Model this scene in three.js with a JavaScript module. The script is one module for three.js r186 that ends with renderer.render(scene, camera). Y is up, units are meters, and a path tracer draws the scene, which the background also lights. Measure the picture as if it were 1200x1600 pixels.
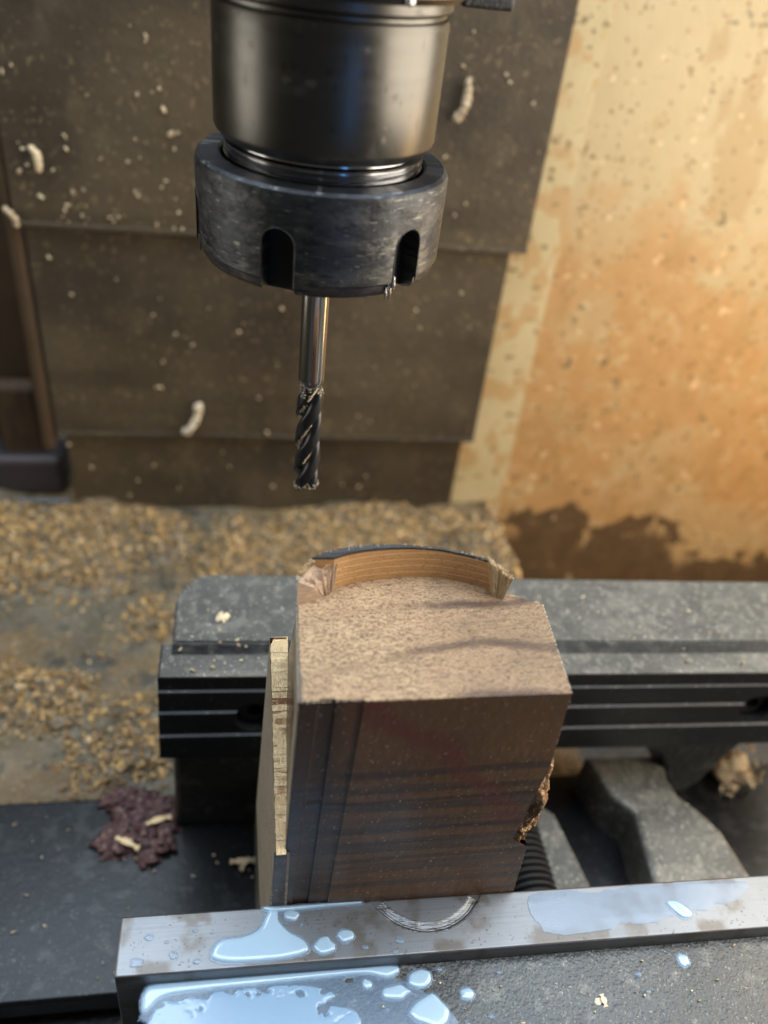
import * as THREE from 'three';
import { mergeGeometries, mergeVertices, toCreasedNormals } from 'three/addons/utils/BufferGeometryUtils.js';
import { RoundedBoxGeometry } from 'three/addons/geometries/RoundedBoxGeometry.js';
import { RectAreaLightUniformsLib } from 'three/addons/lights/RectAreaLightUniformsLib.js';
import { Brush, Evaluator, SUBTRACTION } from 'three-bvh-csg';

/* ---------- camera, light, exposure (all lengths below are millimetres, U turns them into metres) ---------- */
const U = 0.001;
const scene = new THREE.Scene();
const camera = new THREE.PerspectiveCamera(2 * Math.atan(800 / 1300) * 180 / Math.PI, 0.75, 0.01, 10);
{
  const right = new THREE.Vector3(0.98638914, 0.10226034, 0.12876055);
  const up = new THREE.Vector3(-0.00192013, 0.79019355, -0.61285436);
  const back = new THREE.Vector3(-0.16441645, 0.60426565, 0.77963469);
  camera.position.set(-15.02 * U, 124.28 * U, 171.65 * U);
  camera.quaternion.setFromRotationMatrix(new THREE.Matrix4().makeBasis(right, up, back));
  camera.focus = 0.178;
  camera.userData.fStop = 9.5;
}
const renderer = new THREE.WebGLRenderer({ antialias: true });
renderer.setSize(768, 1024);
renderer.toneMapping = THREE.LinearToneMapping;
renderer.toneMappingExposure = 1.0;
renderer.shadowMap.enabled = true;
RectAreaLightUniformsLib.init();
scene.background = new THREE.Color().setRGB(0.07, 0.068, 0.064);

// name, position, looked-at point, width, height, colour, intensity, glow
const LAMPS = [
  ['ceiling_lamp', [30, 560, -40], [0, -40, 50], 800, 480, [0.76, 0.88, 1.0], 5.6, 'wide cool lamp panel high above the spindle'],
  ['side_lamp', [305, 105, 75], [0, 40, 50], 330, 300, [1.0, 0.88, 0.70], 4.6, 'warm lit panel on the right side of the enclosure'],
  ['added_left_light', [-288, 40, 20], [0, 0, 50], 130, 220, [1.0, 0.95, 0.82], 1.5, 'added unseen soft neutral light on the left, for the left side of the block'],  // added fill, brightens the block's left face and ramp
  ['added_amber_light', [352, -60, -40], [160, -110, -178], 70, 150, [1.0, 0.62, 0.24], 6.5, 'added unseen amber light low on the right, for the orange glow on the panel'],  // unseen light, added to warm the lower right of the panel
  ['added_blue_strip', [225, -20, 640], [0, 60, 0], 46, 460, [0.12, 0.36, 0.85], 2.2, 'added narrow blue glowing strip behind the viewer, for the stripe on the sleeve'],  // added so the chuck sleeve mirrors a blue stripe
];

/* ---------- random numbers and noise ---------- */
let seed = 7;
const rnd = () => { seed = (seed * 1664525 + 1013904223) >>> 0; return seed / 4294967296; };
const rr = (a, b) => a + (b - a) * rnd();
const lerp = (a, b, t) => a + (b - a) * t;
const clamp = (x, a = 0, b = 1) => Math.min(b, Math.max(a, x));
const sm = (a, b, x) => { const t = clamp((x - a) / (b - a)); return t * t * (3 - 2 * t); };
function hash(x, y, s) {
  let h = (Math.imul(x, 374761393) + Math.imul(y, 668265263) + Math.imul(s, 974634777)) | 0;
  h = Math.imul(h ^ (h >>> 13), 1274126177); h ^= h >>> 16;
  return (h >>> 0) / 4294967296;
}
function vn(x, y, p, q, s) {              // value noise that repeats every p, q cells
  const xi = Math.floor(x), yi = Math.floor(y), fx = x - xi, fy = y - yi;
  const u = fx * fx * (3 - 2 * fx), v = fy * fy * (3 - 2 * fy);
  const m = (a, n) => ((a % n) + n) % n;
  const x0 = m(xi, p), x1 = m(xi + 1, p), y0 = m(yi, q), y1 = m(yi + 1, q);
  return lerp(lerp(hash(x0, y0, s), hash(x1, y0, s), u), lerp(hash(x0, y1, s), hash(x1, y1, s), u), v);
}
function fbm(x, y, p, q, s, o = 4) {      // x, y in 0..1; p, q cells of the first octave
  let a = 0.5, t = 0, n = 0;
  for (let i = 0; i < o; i++) { t += a * vn(x * p, y * q, p, q, s + i * 17); n += a; a *= 0.5; p *= 2; q *= 2; }
  return t / n;
}
const n3 = (x, y, z, s) => (vn(x, y, 4096, 4096, s) + vn(y + 31.7, z + 11.3, 4096, 4096, s + 3) + vn(z + 57.1, x + 7.9, 4096, 4096, s + 5)) / 3 - 0.5;

/* ---------- textures ---------- */
function tex(w, h, fn, colour = true) {
  const d = new Uint8Array(w * h * 4);
  for (let j = 0; j < h; j++) for (let i = 0; i < w; i++) {
    const c = fn((i + 0.5) / w, (j + 0.5) / h), k = (j * w + i) * 4;
    if (typeof c === 'number') d[k] = d[k + 1] = d[k + 2] = clamp(c) * 255;
    else { d[k] = clamp(c[0], 0, 255); d[k + 1] = clamp(c[1], 0, 255); d[k + 2] = clamp(c[2], 0, 255); }
    d[k + 3] = 255;
  }
  const t = new THREE.DataTexture(d, w, h, THREE.RGBAFormat);
  t.wrapS = t.wrapT = THREE.RepeatWrapping; t.magFilter = THREE.LinearFilter; t.minFilter = THREE.LinearMipmapLinearFilter; t.generateMipmaps = true;
  if (colour) t.colorSpace = THREE.SRGBColorSpace;
  t.needsUpdate = true;
  return t;
}
const mix = (a, b, t) => [lerp(a[0], b[0], t), lerp(a[1], b[1], t), lerp(a[2], b[2], t)];
const std = (o) => new THREE.MeshStandardMaterial({ side: THREE.DoubleSide, ...o });

/* ---------- geometry helpers ---------- */
function prep(g) {
  g = g.index ? g.toNonIndexed() : g.clone();
  for (const k of Object.keys(g.attributes)) if (!['position', 'normal', 'uv'].includes(k)) g.deleteAttribute(k);
  if (!g.attributes.normal) g.computeVertexNormals();
  if (!g.attributes.uv) g.setAttribute('uv', new THREE.BufferAttribute(new Float32Array(g.attributes.position.count * 2), 2));
  g.groups = [];
  return g;
}
function boxUV(g, tile, off = 0) {        // planar uv by the way each face points; one repeat every tile mm
  g = prep(g);
  const p = g.attributes.position, uv = g.attributes.uv, a = new THREE.Vector3(), b = new THREE.Vector3(), c = new THREE.Vector3();
  for (let i = 0; i < p.count; i += 3) {
    a.fromBufferAttribute(p, i); b.fromBufferAttribute(p, i + 1); c.fromBufferAttribute(p, i + 2);
    const n = b.clone().sub(a).cross(c.clone().sub(a)), ax = Math.abs(n.x), ay = Math.abs(n.y), az = Math.abs(n.z);
    [a, b, c].forEach((v, k) => {
      const [s, t] = ay >= ax && ay >= az ? [v.x, v.z] : ax >= az ? [v.z, v.y] : [v.x, v.y];
      uv.setXY(i + k, s / tile + off, t / tile + off * 1.7);
    });
  }
  return g;
}
function planeUV(g, fx) { g = prep(g); const p = g.attributes.position, uv = g.attributes.uv; for (let i = 0; i < p.count; i++) uv.setXY(i, ...fx(p.getX(i), p.getY(i), p.getZ(i))); return g; }
const used = {};
function numbered(n) { const k = used[n] = (used[n] ?? -1) + 1; return k ? `${n}_${String(k).padStart(3, '0')}` : n; }
function tag(o, label, category, group, kind) {
  if (label) o.userData.label = label; if (category) o.userData.category = category;
  if (group) o.userData.group = group; if (kind) o.userData.kind = kind;
  return o;
}
function put(o, parent, at) {
  if (parent === scene) o.name = numbered(o.name);
  parent.add(o); o.position.set(at[0] * U, at[1] * U, at[2] * U); return o;
}
function mesh(name, geos, mat, parent = scene, at = [0, 0, 0]) {
  const list = (Array.isArray(geos) ? geos : [geos]).map(prep);
  const g = (list.length > 1 ? mergeGeometries(list) : list[0]).scale(U, U, U);
  const m = new THREE.Mesh(g, mat); m.name = name; m.castShadow = m.receiveShadow = true;
  return put(m, parent, at);
}
function thing(name, at, label, category, group) { const o = new THREE.Group(); o.name = name; put(o, scene, at); return tag(o, label, category, group); }
const rbox = (w, h, d, r, x, y, z, s = 2) => new RoundedBoxGeometry(w, h, d, s, r).translate(x, y, z);
function prism(pts, depth, bevel = 0, seg = 2) {   // outline in x, y pulled along z from 0 to depth
  const s = new THREE.Shape(pts.map(p => new THREE.Vector2(p[0], p[1])));
  const g = new THREE.ExtrudeGeometry(s, { depth: depth - 2 * bevel, bevelEnabled: bevel > 0, bevelSize: bevel, bevelThickness: bevel, bevelOffset: -bevel, bevelSegments: seg, curveSegments: 24 });
  return g.translate(0, 0, bevel);
}
const alongX = (pts, len, bevel = 0) => prism(pts.map(p => [-p[0], p[1]]), len, bevel).rotateY(Math.PI / 2);
const lathe = (pts, seg = 96) => new THREE.LatheGeometry(pts.map(p => new THREE.Vector2(p[0], p[1])), seg);
function latheHard(pts, seg = 128) { const gs = []; for (let i = 0; i + 1 < pts.length; i++) gs.push(prep(lathe([pts[i], pts[i + 1]], seg))); return mergeGeometries(gs); }
const csg = new Evaluator(); csg.attributes = ['position', 'normal', 'uv']; csg.useGroups = false;
function cut(g, ...tools) {
  let a = new Brush(prep(g)); a.updateMatrixWorld();
  for (const t of tools) { const b = new Brush(prep(t)); b.updateMatrixWorld(); const r = csg.evaluate(a, b, SUBTRACTION); a = new Brush(r.geometry); a.updateMatrixWorld(); }
  return a.geometry;
}
function lump(rx, ry, rz, amp, freq, s, detail = 3) {          // an uneven lump
  const g = mergeVertices(new THREE.IcosahedronGeometry(1, detail).deleteAttribute('normal').deleteAttribute('uv'), 1e-4), p = g.attributes.position;
  for (let i = 0; i < p.count; i++) {
    const x = p.getX(i), y = p.getY(i), z = p.getZ(i), k = 1 + amp * (n3(x * freq, y * freq, z * freq, s) * 1.4 + n3(x * freq * 2.3, y * freq * 2.3, z * freq * 2.3, s + 9) * 0.9);
    p.setXYZ(i, x * k * rx, y * k * ry, z * k * rz);
  }
  g.computeVertexNormals(); return g;
}

/* ---------- materials ---------- */
const speckNoise = tex(512, 512, (u, v) => 0.5 * fbm(u, v, 48, 48, 3, 3) + 0.5 * fbm(u, v, 180, 180, 8, 2), false);
const coverMap = tex(1024, 1024, (u, v) => {
  const a = fbm(u, v, 5, 4, 21, 5), b = fbm(u, v, 60, 14, 25, 3), d = fbm(u, v, 14, 14, 29, 5), sp = fbm(u, v, 150, 150, 33, 2);
  let c = mix([66, 56, 43], [98, 85, 64], sm(0.3, 0.7, a) * 0.7 + b * 0.3);
  c = mix(c, [120, 108, 80], sm(0.6, 0.8, d) * 0.45);
  c = mix(c, [150, 132, 98], sm(0.72, 0.82, sp) * 0.6);
  return mix(c, [46, 40, 31], sm(0.72, 0.3, fbm(u, v, 3, 30, 37, 4)) * 0.25);
});
const coverRough = tex(512, 512, (u, v) => 0.42 + 0.4 * fbm(u, v, 8, 8, 41, 5), false);
const brushed = tex(512, 512, (u, v) => 0.7 * fbm(u, v, 3, 190, 51, 3) + 0.3 * fbm(u, v, 80, 80, 55, 2), false);
const groundMap = tex(1024, 1024, (u, v) => {
  const a = fbm(u, v, 6, 6, 61, 5), b = fbm(u, v, 5, 240, 65, 2), s = fbm(u, v, 120, 120, 69, 2), r = fbm(u, v, 9, 9, 73, 4);
  let c = mix([126, 127, 129], [154, 156, 158], a * 0.75 + b * 0.25);
  c = mix(c, [104, 92, 80], sm(0.56, 0.74, r) * 0.55);
  return mix(c, [76, 74, 72], sm(0.78, 0.86, s) * 0.5);
});
const castMap = tex(1024, 1024, (u, v) => {
  const a = fbm(u, v, 7, 7, 81, 5), s = fbm(u, v, 200, 200, 85, 2), d = fbm(u, v, 26, 26, 89, 4);
  let c = mix([34, 36, 38], [58, 59, 58], a);
  c = mix(c, [96, 94, 88], sm(0.62, 0.78, d) * 0.55);
  return mix(c, [135, 130, 120], sm(0.74, 0.84, s) * 0.7);
});
const dustyMap = tex(1024, 1024, (u, v) => {
  const a = fbm(u, v, 9, 9, 181, 5), d = fbm(u, v, 44, 44, 185, 4), s = fbm(u, v, 150, 150, 189, 2);
  let c = mix([58, 58, 56], [88, 87, 82], a);
  c = mix(c, [124, 121, 113], sm(0.5, 0.8, d) * 0.5);
  c = mix(c, [112, 108, 100], sm(0.52, 0.66, fbm(u, v, 5, 16, 191, 4)) * 0.4);
  return mix(c, [190, 184, 168], sm(0.74, 0.84, s) * 0.7);
});
const castBump = tex(512, 512, (u, v) => 0.6 * fbm(u, v, 90, 90, 91, 2) + 0.4 * fbm(u, v, 16, 16, 95, 3), false);
const blackMap = tex(512, 512, (u, v) => {
  const a = fbm(u, v, 6, 6, 101, 5), s = fbm(u, v, 90, 90, 105, 2), w = fbm(u, v, 4, 60, 109, 3);
  let c = mix([26, 27, 30], [50, 49, 49], a * 0.7 + w * 0.3);
  return mix(c, [110, 106, 100], sm(0.76, 0.86, s) * 0.6);
});
const holderRough = tex(512, 512, (u, v) => 0.29 + 0.10 * fbm(u, v, 2, 200, 111, 2) + 0.18 * sm(0.66, 0.85, fbm(u, v, 40, 40, 115, 3)), false);
const holderMap = tex(1024, 512, (u, v) => {
  const a = fbm(u, v, 8, 6, 121, 5), s = fbm(u, v, 160, 90, 125, 2), l = fbm(u, v, 30, 70, 129, 3);
  let c = mix([90, 88, 86], [106, 104, 101], a);
  c = mix(c, [70, 64, 58], sm(0.80, 0.86, s) * 0.4);
  return mix(c, [190, 186, 180], sm(0.78, 0.84, l) * 0.35);
});
// the nut: u runs once round it, v from bottom to top; blackened, worn through in smears, most beside the slots
const NOTCH = [-22.5, 38, 98, 158, 218, 278];
const nutMap = tex(2048, 512, (u, v) => {
  const deg = u * 360, smear = fbm(u, v, 34, 12, 131, 4), fine = fbm(u, v, 110, 24, 135, 4), big = fbm(u, v, 9, 5, 139, 4), sp = fbm(u, v, 260, 40, 143, 2);
  let near = 0;
  for (const n of NOTCH) { let d = Math.abs(((deg - n + 540) % 360) - 180); near = Math.max(near, sm(22, 8, d) * sm(0.75, 0.5, v)); }
  let w = sm(0.5, 0.68, smear * 0.6 + big * 0.4 + near * 0.12) * 0.75 + near * sm(0.42, 0.6, smear) * 0.35;
  let c = mix([52, 54, 58], [74, 75, 78], fine);
  c = mix(c, [124, 122, 116], clamp(w) * (0.22 + 0.36 * fine));
  c = mix(c, [36, 36, 38], sm(0.62, 0.72, fbm(u, v, 40, 14, 147, 4)) * 0.45);
  c = mix(c, [172, 170, 162], sm(0.74, 0.80, fbm(u, v, 60, 60, 149, 3)) * 0.5);
  return mix(c, [150, 146, 136], sm(0.80, 0.88, sp) * 0.4);
});
const nutRough = tex(1024, 256, (u, v) => 0.34 + 0.25 * fbm(u, v, 30, 50, 151, 4), false);
const nutBump = tex(1024, 256, (u, v) => 0.6 * fbm(u, v, 160, 30, 155, 3) + 0.4 * fbm(u, v, 40, 8, 159, 3), false);

// wood: u along the grain
const ledgeMap = tex(1024, 1024, (u, v) => {
  const grain = fbm(u, v, 14, 120, 201, 4), pore = 0.6 * fbm(u, v, 170, 330, 205, 2) + 0.4 * fbm(u, v, 60, 240, 207, 2), patch = fbm(u, v, 4, 5, 209, 4), fz = fbm(u, v, 7, 9, 219, 5);
  const w = v + 0.16 * u + 0.03 * Math.sin(u * 5), band = Math.abs(((w * 4.2 + 0.5 * fbm(u, v, 3, 2, 213, 3)) % 1) - 0.5);
  let c = mix([110, 85, 62], [146, 115, 86], grain * 0.7 + patch * 0.5);
  c = mix(c, [70, 48, 34], sm(0.16, 0.02, band) * 0.9 * sm(0.3, 0.65, u + 0.3 * (fz - 0.5)));
  c = mix(c, [92, 72, 50], sm(0.45, 0.7, fbm(u, v, 3, 3, 217, 3)) * 0.4);
  const fuzz = 0.32 + 0.6 * (fz - 0.5) * 2 * 0.5 + 0.4 * sm(0.66, 0.40, u + 0.7 * (fz - 0.5)) - 0.2 * sm(0.1, 0.03, band);   // pale fibres raised by the cutter, thickened leftward to paint in brighter light
  c = mix(c, [206, 178, 138], clamp(fuzz) * (0.25 + 0.6 * sm(0.44, 0.64, pore)));
  c = mix(c, [66, 46, 36], sm(0.43, 0.30, pore) * 0.6);
  return mix(c, [78, 72, 78], sm(0.03, 0.0, u + 0.02 * (fz - 0.5)) * 0.7);
});
const ledgeBump = tex(1024, 1024, (u, v) => 0.6 * fbm(u, v, 170, 330, 205, 2) + 0.4 * fbm(u, v, 14, 120, 201, 4), false);
// front of the block: u 0..1 across, v 0..1 up
const faceMap = tex(1024, 1024, (u, v) => {
  const g = fbm(u, v, 10, 90, 221, 4), p = fbm(u, v, 5, 5, 225, 4), st = fbm(u, v, 1, 26, 229, 3), sp = fbm(u, v, 130, 130, 233, 2), fib = fbm(u * 1.0 + v * 0.0, v, 70, 24, 237, 3);
  let c = mix([78, 57, 40], [120, 86, 56], p * 0.6 + fib * 0.5);
  c = mix(c, [96, 70, 48], sm(0.72, 0.95, v) * sm(0.25, 0.6, p + 0.2) * 0.6);
  c = mix(c, [54, 46, 46], sm(0.48, 0.66, st) * sm(0.78, 0.6, v) * 0.55);
  for (const [y, h, k] of [[0.69, 0.022, 0.6], [0.56, 0.012, 0.6], [0.50, 0.016, 0.35], [0.41, 0.014, 0.55], [0.35, 0.02, 0.5], [0.26, 0.016, 0.6]]) {
    const d = Math.abs(v - y - 0.012 * (fbm(u, v, 6, 6, 241, 3) - 0.5) - 0.02 * (u - 0.5));
    c = mix(c, k > 0.45 ? [38, 34, 38] : [104, 78, 56], sm(h, h * 0.4, d) * k * 0.75 * sm(0.16, 0.24, u));
  }
  const dg = (u - 0.26) * 0.98 - (1 - v) * 1.05;   // slanting reddish band of dyed grain
  c = mix(c, [98, 50, 44], sm(0.08, 0.02, Math.abs(dg + 0.22 * (p - 0.5))) * sm(0.3, 0.45, v) * sm(0.12, 0.3, u) * 0.55);
  c = mix(c, [38, 30, 28], sm(0.24, 0.15, u) * 0.5);
  return mix(c, [170, 160, 150], sm(0.82, 0.86, sp) * 0.8);
});
const faceBump = tex(512, 512, (u, v) => 0.5 * fbm(u, v, 60, 40, 245, 3) + 0.5 * fbm(u, v, 4, 40, 249, 2), false);
const sideMap = tex(512, 512, (u, v) => {
  const g = fbm(u, v, 8, 70, 251, 4), f = fbm(u, v, 120, 120, 255, 2);
  return mix(mix([116, 104, 90], [158, 146, 128], g), [170, 160, 146], sm(0.6, 0.8, f) * 0.7);
});
const laminateMap = tex(512, 512, (u, v) => {
  const g = fbm(u, v, 10, 60, 261, 3), y = v * 5 + 0.10 * fbm(u, v, 5, 3, 265, 3), l = Math.abs(y - Math.round(y));
  let c = mix([180, 134, 88], [208, 164, 114], g);
  c = mix(c, [236, 204, 150], sm(0.07, 0.02, l) * 0.85);
  return mix(c, [96, 60, 34], sm(0.7, 0.8, fbm(u, v, 60, 60, 269, 2)) * 0.5);
});
const paleMap = tex(512, 512, (u, v) => {
  const g = fbm(u, v, 20, 60, 271, 4), f = fbm(u, v, 100, 100, 275, 2);
  return mix(mix([226, 186, 134], [248, 226, 186], g * 0.6 + f * 0.6), [140, 100, 66], sm(0.68, 0.84, fbm(u, v, 3, 9, 279, 4)) * 0.6);
});
const tornMap = tex(512, 512, (u, v) => mix([150, 122, 104], [216, 190, 162], fbm(u, v, 8, 60, 281, 4)));
const barkMap = tex(512, 512, (u, v) => mix(mix([96, 62, 36], [176, 136, 92], fbm(u, v, 14, 20, 291, 4)), [224, 196, 150], sm(0.62, 0.75, fbm(u, v, 40, 40, 295, 2))));
const sludgeMap = tex(1024, 1024, (u, v) => {
  const a = fbm(u, v, 9, 9, 301, 5), s = fbm(u, v, 220, 220, 305, 2), d = fbm(u, v, 6, 7, 309, 4);
  let c = mix([66, 60, 48], [108, 100, 82], a);
  c = mix(c, [112, 84, 48], sm(0.42, 0.64, d) * 0.5);
  c = mix(c, [44, 42, 36], sm(0.6, 0.75, fbm(u, v, 18, 18, 313, 4)) * 0.7);
  return mix(c, [170, 150, 116], sm(0.72, 0.8, s) * 0.6);
});
const sludgeBump = tex(512, 512, (u, v) => 0.5 * fbm(u, v, 30, 30, 317, 4) + 0.5 * fbm(u, v, 110, 110, 321, 2), false);
const PX0 = 96, PX1 = 352, PY0 = -262, PY1 = 142;    // the extent of the panel
const panelMap = tex(768, 1212, (u, v) => {
  const x = lerp(PX0, PX1, u), y = lerp(PY0, PY1, v), a = fbm(u, v, 10, 16, 401, 5), b = fbm(u, v, 40, 64, 405, 4), e = fbm(u, v, 120, 190, 409, 2), w = fbm(u, v, 5, 8, 413, 4);
  let c = mix([168, 148, 110], [184, 166, 130], a * 0.7 + w * 0.4);
  // stain and shade of the panel's middle painted together, in ragged, spotted orange brown
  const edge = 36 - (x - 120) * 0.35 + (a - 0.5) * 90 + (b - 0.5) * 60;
  let stainShade = sm(20, -26, y - edge) * (0.55 + 0.45 * sm(0.38, 0.55, w));
  stainShade *= 1 - 0.45 * sm(0.60, 0.70, b);
  c = mix(c, mix([162, 116, 66], [180, 138, 90], b), stainShade * 0.75);
  c = mix(c, [150, 116, 70], sm(0.58, 0.7, fbm(u, v, 22, 14, 441, 4)) * 0.35);
  // caked brown sludge along the foot with a ragged top
  const top = -146 + 22 * (fbm(u, v, 9, 2, 421, 3) - 0.5) * 2 + 10 * (fbm(u, v, 30, 20, 425, 3) - 0.5) * 2 - 0.10 * (x - 130) - 8 * sm(190, 290, x);
  c = mix(c, mix([72, 56, 38], [98, 74, 48], b), sm(3, -2, y - top) * (1 - sm(0.60, 0.66, fbm(u, v, 20, 24, 429, 3)) * sm(-26, -4, y - top)) * 0.92);
  c = mix(c, [96, 84, 60], sm(0.80, 0.85, fbm(u, v, 74, 116, 433, 2)) * 0.75);
  c = mix(c, [120, 88, 52], sm(0.76, 0.82, e) * 0.6);
  return mix(c, [232, 206, 168], sm(0.81, 0.85, fbm(u, v, 56, 90, 437, 2)) * 0.5);
});
const rimMap = tex(256, 1024, (u, v) => {
  const a = fbm(u, v, 3, 14, 451, 5), b = fbm(u, v, 8, 40, 455, 4), s = fbm(u, v, 14, 150, 459, 3);
  let c = mix([172, 154, 114], [192, 176, 140], a);
  c = mix(c, [166, 124, 76], sm(0.5, 0.66, b) * 0.5);
  return mix(c, [104, 88, 60], sm(0.72, 0.8, s) * 0.7);
});
const rustMap = tex(512, 512, (u, v) => mix(mix([40, 29, 17], [62, 48, 30], fbm(u, v, 6, 6, 501, 5)), [36, 26, 16], sm(0.55, 0.7, fbm(u, v, 9, 4, 505, 4))));
const redMap = tex(256, 256, (u, v) => mix(mix([52, 30, 32], [92, 60, 58], fbm(u, v, 12, 12, 511, 4)), [140, 118, 106], sm(0.56, 0.72, fbm(u, v, 22, 22, 515, 3)) * 0.8));

const M = {
  cover: std({ map: coverMap, color: new THREE.Color().setRGB(0.78, 0.78, 0.8), roughnessMap: coverRough, roughness: 1, metalness: 0.15, bumpMap: speckNoise, bumpScale: 0.0003 }),
  rust: std({ map: rustMap, color: new THREE.Color().setRGB(1.6, 1.5, 1.4), roughness: 0.75 }),
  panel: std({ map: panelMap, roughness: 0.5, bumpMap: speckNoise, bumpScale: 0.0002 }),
  rim: std({ map: rimMap, roughness: 0.5, bumpMap: speckNoise, bumpScale: 0.0002 }),
  wall: std({ color: new THREE.Color().setRGB(0.55, 0.5, 0.36), roughness: 0.6 }),
  wallDark: std({ color: new THREE.Color().setRGB(0.06, 0.05, 0.025), roughness: 0.6 }),
  sludge: std({ map: sludgeMap, roughness: 0.6, bumpMap: sludgeBump, bumpScale: 0.0008 }),
  plate: std({ map: castMap, color: new THREE.Color().setRGB(0.34, 0.36, 0.4), roughness: 0.32, metalness: 0.5, bumpMap: speckNoise, bumpScale: 0.00006 }),
  cast: std({ map: castMap, roughness: 0.5, metalness: 0.25, bumpMap: castBump, bumpScale: 0.0005 }),
  castWet: new THREE.MeshPhysicalMaterial({ map: castMap, roughness: 0.42, metalness: 0.35, bumpMap: speckNoise, bumpScale: 0.0004, clearcoat: 0.5, clearcoatRoughness: 0.25, side: THREE.DoubleSide }),
  black: std({ map: blackMap, roughness: 0.42, metalness: 0.5, bumpMap: brushed, bumpScale: 0.00006 }),
  ground: std({ map: groundMap, color: new THREE.Color().setRGB(0.74, 0.75, 0.77), roughness: 0.44, metalness: 0.8, bumpMap: brushed, bumpScale: 0.00002 }),
  dusty: std({ map: dustyMap, roughness: 0.6, metalness: 0.1, bumpMap: castBump, bumpScale: 0.0004 }),
  holder: std({ map: holderMap, roughnessMap: holderRough, roughness: 1, metalness: 1 }),
  nut: std({ map: nutMap, roughnessMap: nutRough, roughness: 1, metalness: 0.85, bumpMap: nutBump, bumpScale: 0.00012 }),
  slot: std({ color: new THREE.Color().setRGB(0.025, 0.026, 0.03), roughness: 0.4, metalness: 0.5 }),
  shank: std({ color: new THREE.Color().setRGB(0.5, 0.5, 0.52), roughness: 0.16, metalness: 1 }),
  flute: std({ color: new THREE.Color().setRGB(0.045, 0.048, 0.055), roughness: 0.3, metalness: 0.7 }),
  dust: std({ color: new THREE.Color().setRGB(0.62, 0.53, 0.40), roughness: 0.9 }),
  ledge: std({ map: ledgeMap, roughness: 0.46, bumpMap: ledgeBump, bumpScale: 0.00018 }),
  face: std({ map: faceMap, roughness: 0.33, bumpMap: faceBump, bumpScale: 0.00012 }),
  side: std({ map: sideMap, roughness: 0.7, bumpMap: speckNoise, bumpScale: 0.0003 }),
  laminate: std({ map: laminateMap, roughness: 0.7 }),
  pale: std({ map: paleMap, roughness: 0.85, bumpMap: speckNoise, bumpScale: 0.0005 }),
  torn: std({ map: tornMap, roughness: 0.85 }),
  bark: std({ map: barkMap, roughness: 0.8, bumpMap: castBump, bumpScale: 0.0005 }),
  skin: std({ map: blackMap, roughness: 0.6, color: new THREE.Color().setRGB(1.5, 1.4, 1.35) }),
  coolant: new THREE.MeshPhysicalMaterial({ color: new THREE.Color().setRGB(0.40, 0.57, 0.74), roughness: 0.18, clearcoat: 1, clearcoatRoughness: 0.06, transparent: true, opacity: 0.78, side: THREE.DoubleSide }),
  coolantPool: new THREE.MeshPhysicalMaterial({ color: new THREE.Color().setRGB(0.30, 0.47, 0.68), roughness: 0.22, clearcoat: 1, clearcoatRoughness: 0.08, transparent: true, opacity: 0.66, side: THREE.DoubleSide }),
  coolantThin: new THREE.MeshPhysicalMaterial({ color: new THREE.Color().setRGB(0.26, 0.40, 0.60), roughness: 0.25, clearcoat: 1, clearcoatRoughness: 0.12, transparent: true, opacity: 0.3, side: THREE.DoubleSide }),
  red: std({ map: redMap, roughness: 0.7 }),
  rail: std({ map: dustyMap, color: new THREE.Color().setRGB(1.3, 1.3, 1.28), roughness: 0.5, metalness: 0.2, bumpMap: castBump, bumpScale: 0.0003 }),
  scar: std({ map: groundMap, color: new THREE.Color().setRGB(0.8, 0.8, 0.8), roughness: 0.42, metalness: 0.9, bumpMap: brushed, bumpScale: 0.0001 }),
  lavender: std({ color: new THREE.Color().setRGB(0.05, 0.042, 0.046), roughness: 0.5, metalness: 0.4 }),
  chip: [[0.55, 0.40, 0.22], [0.45, 0.28, 0.12], [0.62, 0.50, 0.33]].map(c => std({ color: new THREE.Color().setRGB(...c), roughness: 0.85 })),
  paleChip: std({ color: new THREE.Color().setRGB(0.42, 0.33, 0.22), roughness: 0.85 }),
};

/* ---------- the setting: enclosure walls, cover, panel, table ---------- */
for (const [name, at, look, w, h, c, k, label] of LAMPS) {
  const p = new THREE.Vector3(...at), d = new THREE.Vector3(...look).sub(p).normalize();
  const m = new THREE.Mesh(new RoundedBoxGeometry(w * U, h * U, 12 * U, 2, 3 * U), std({ color: new THREE.Color().setRGB(...c), emissive: new THREE.Color().setRGB(...c), emissiveIntensity: k * 0.3 }));
  m.name = name; tag(m, label, 'lamp'); put(m, scene, at); m.lookAt(p.clone().multiplyScalar(U).add(d)); m.castShadow = true;
  const l = new THREE.RectAreaLight(new THREE.Color().setRGB(...c), k, w * U, h * U);
  l.position.copy(p).addScaledVector(d, 8).multiplyScalar(U); l.lookAt(new THREE.Vector3(...look).multiplyScalar(U)); scene.add(l);
}
const struct = (name, g, mat, at) => tag(mesh(name, g, mat, scene, at), null, null, null, 'structure');
struct('wall_left', rbox(10, 760, 620, 1, -330, 60, 120), M.wallDark);
struct('wall_right', rbox(10, 760, 560, 1, 372, 60, 90), M.wall);
const panel = thing('enclosure_panel', [104, -262, -178], 'cream painted sheet metal panel, stain and shade painted on it in orange brown, right of the cover', 'panel');
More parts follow.
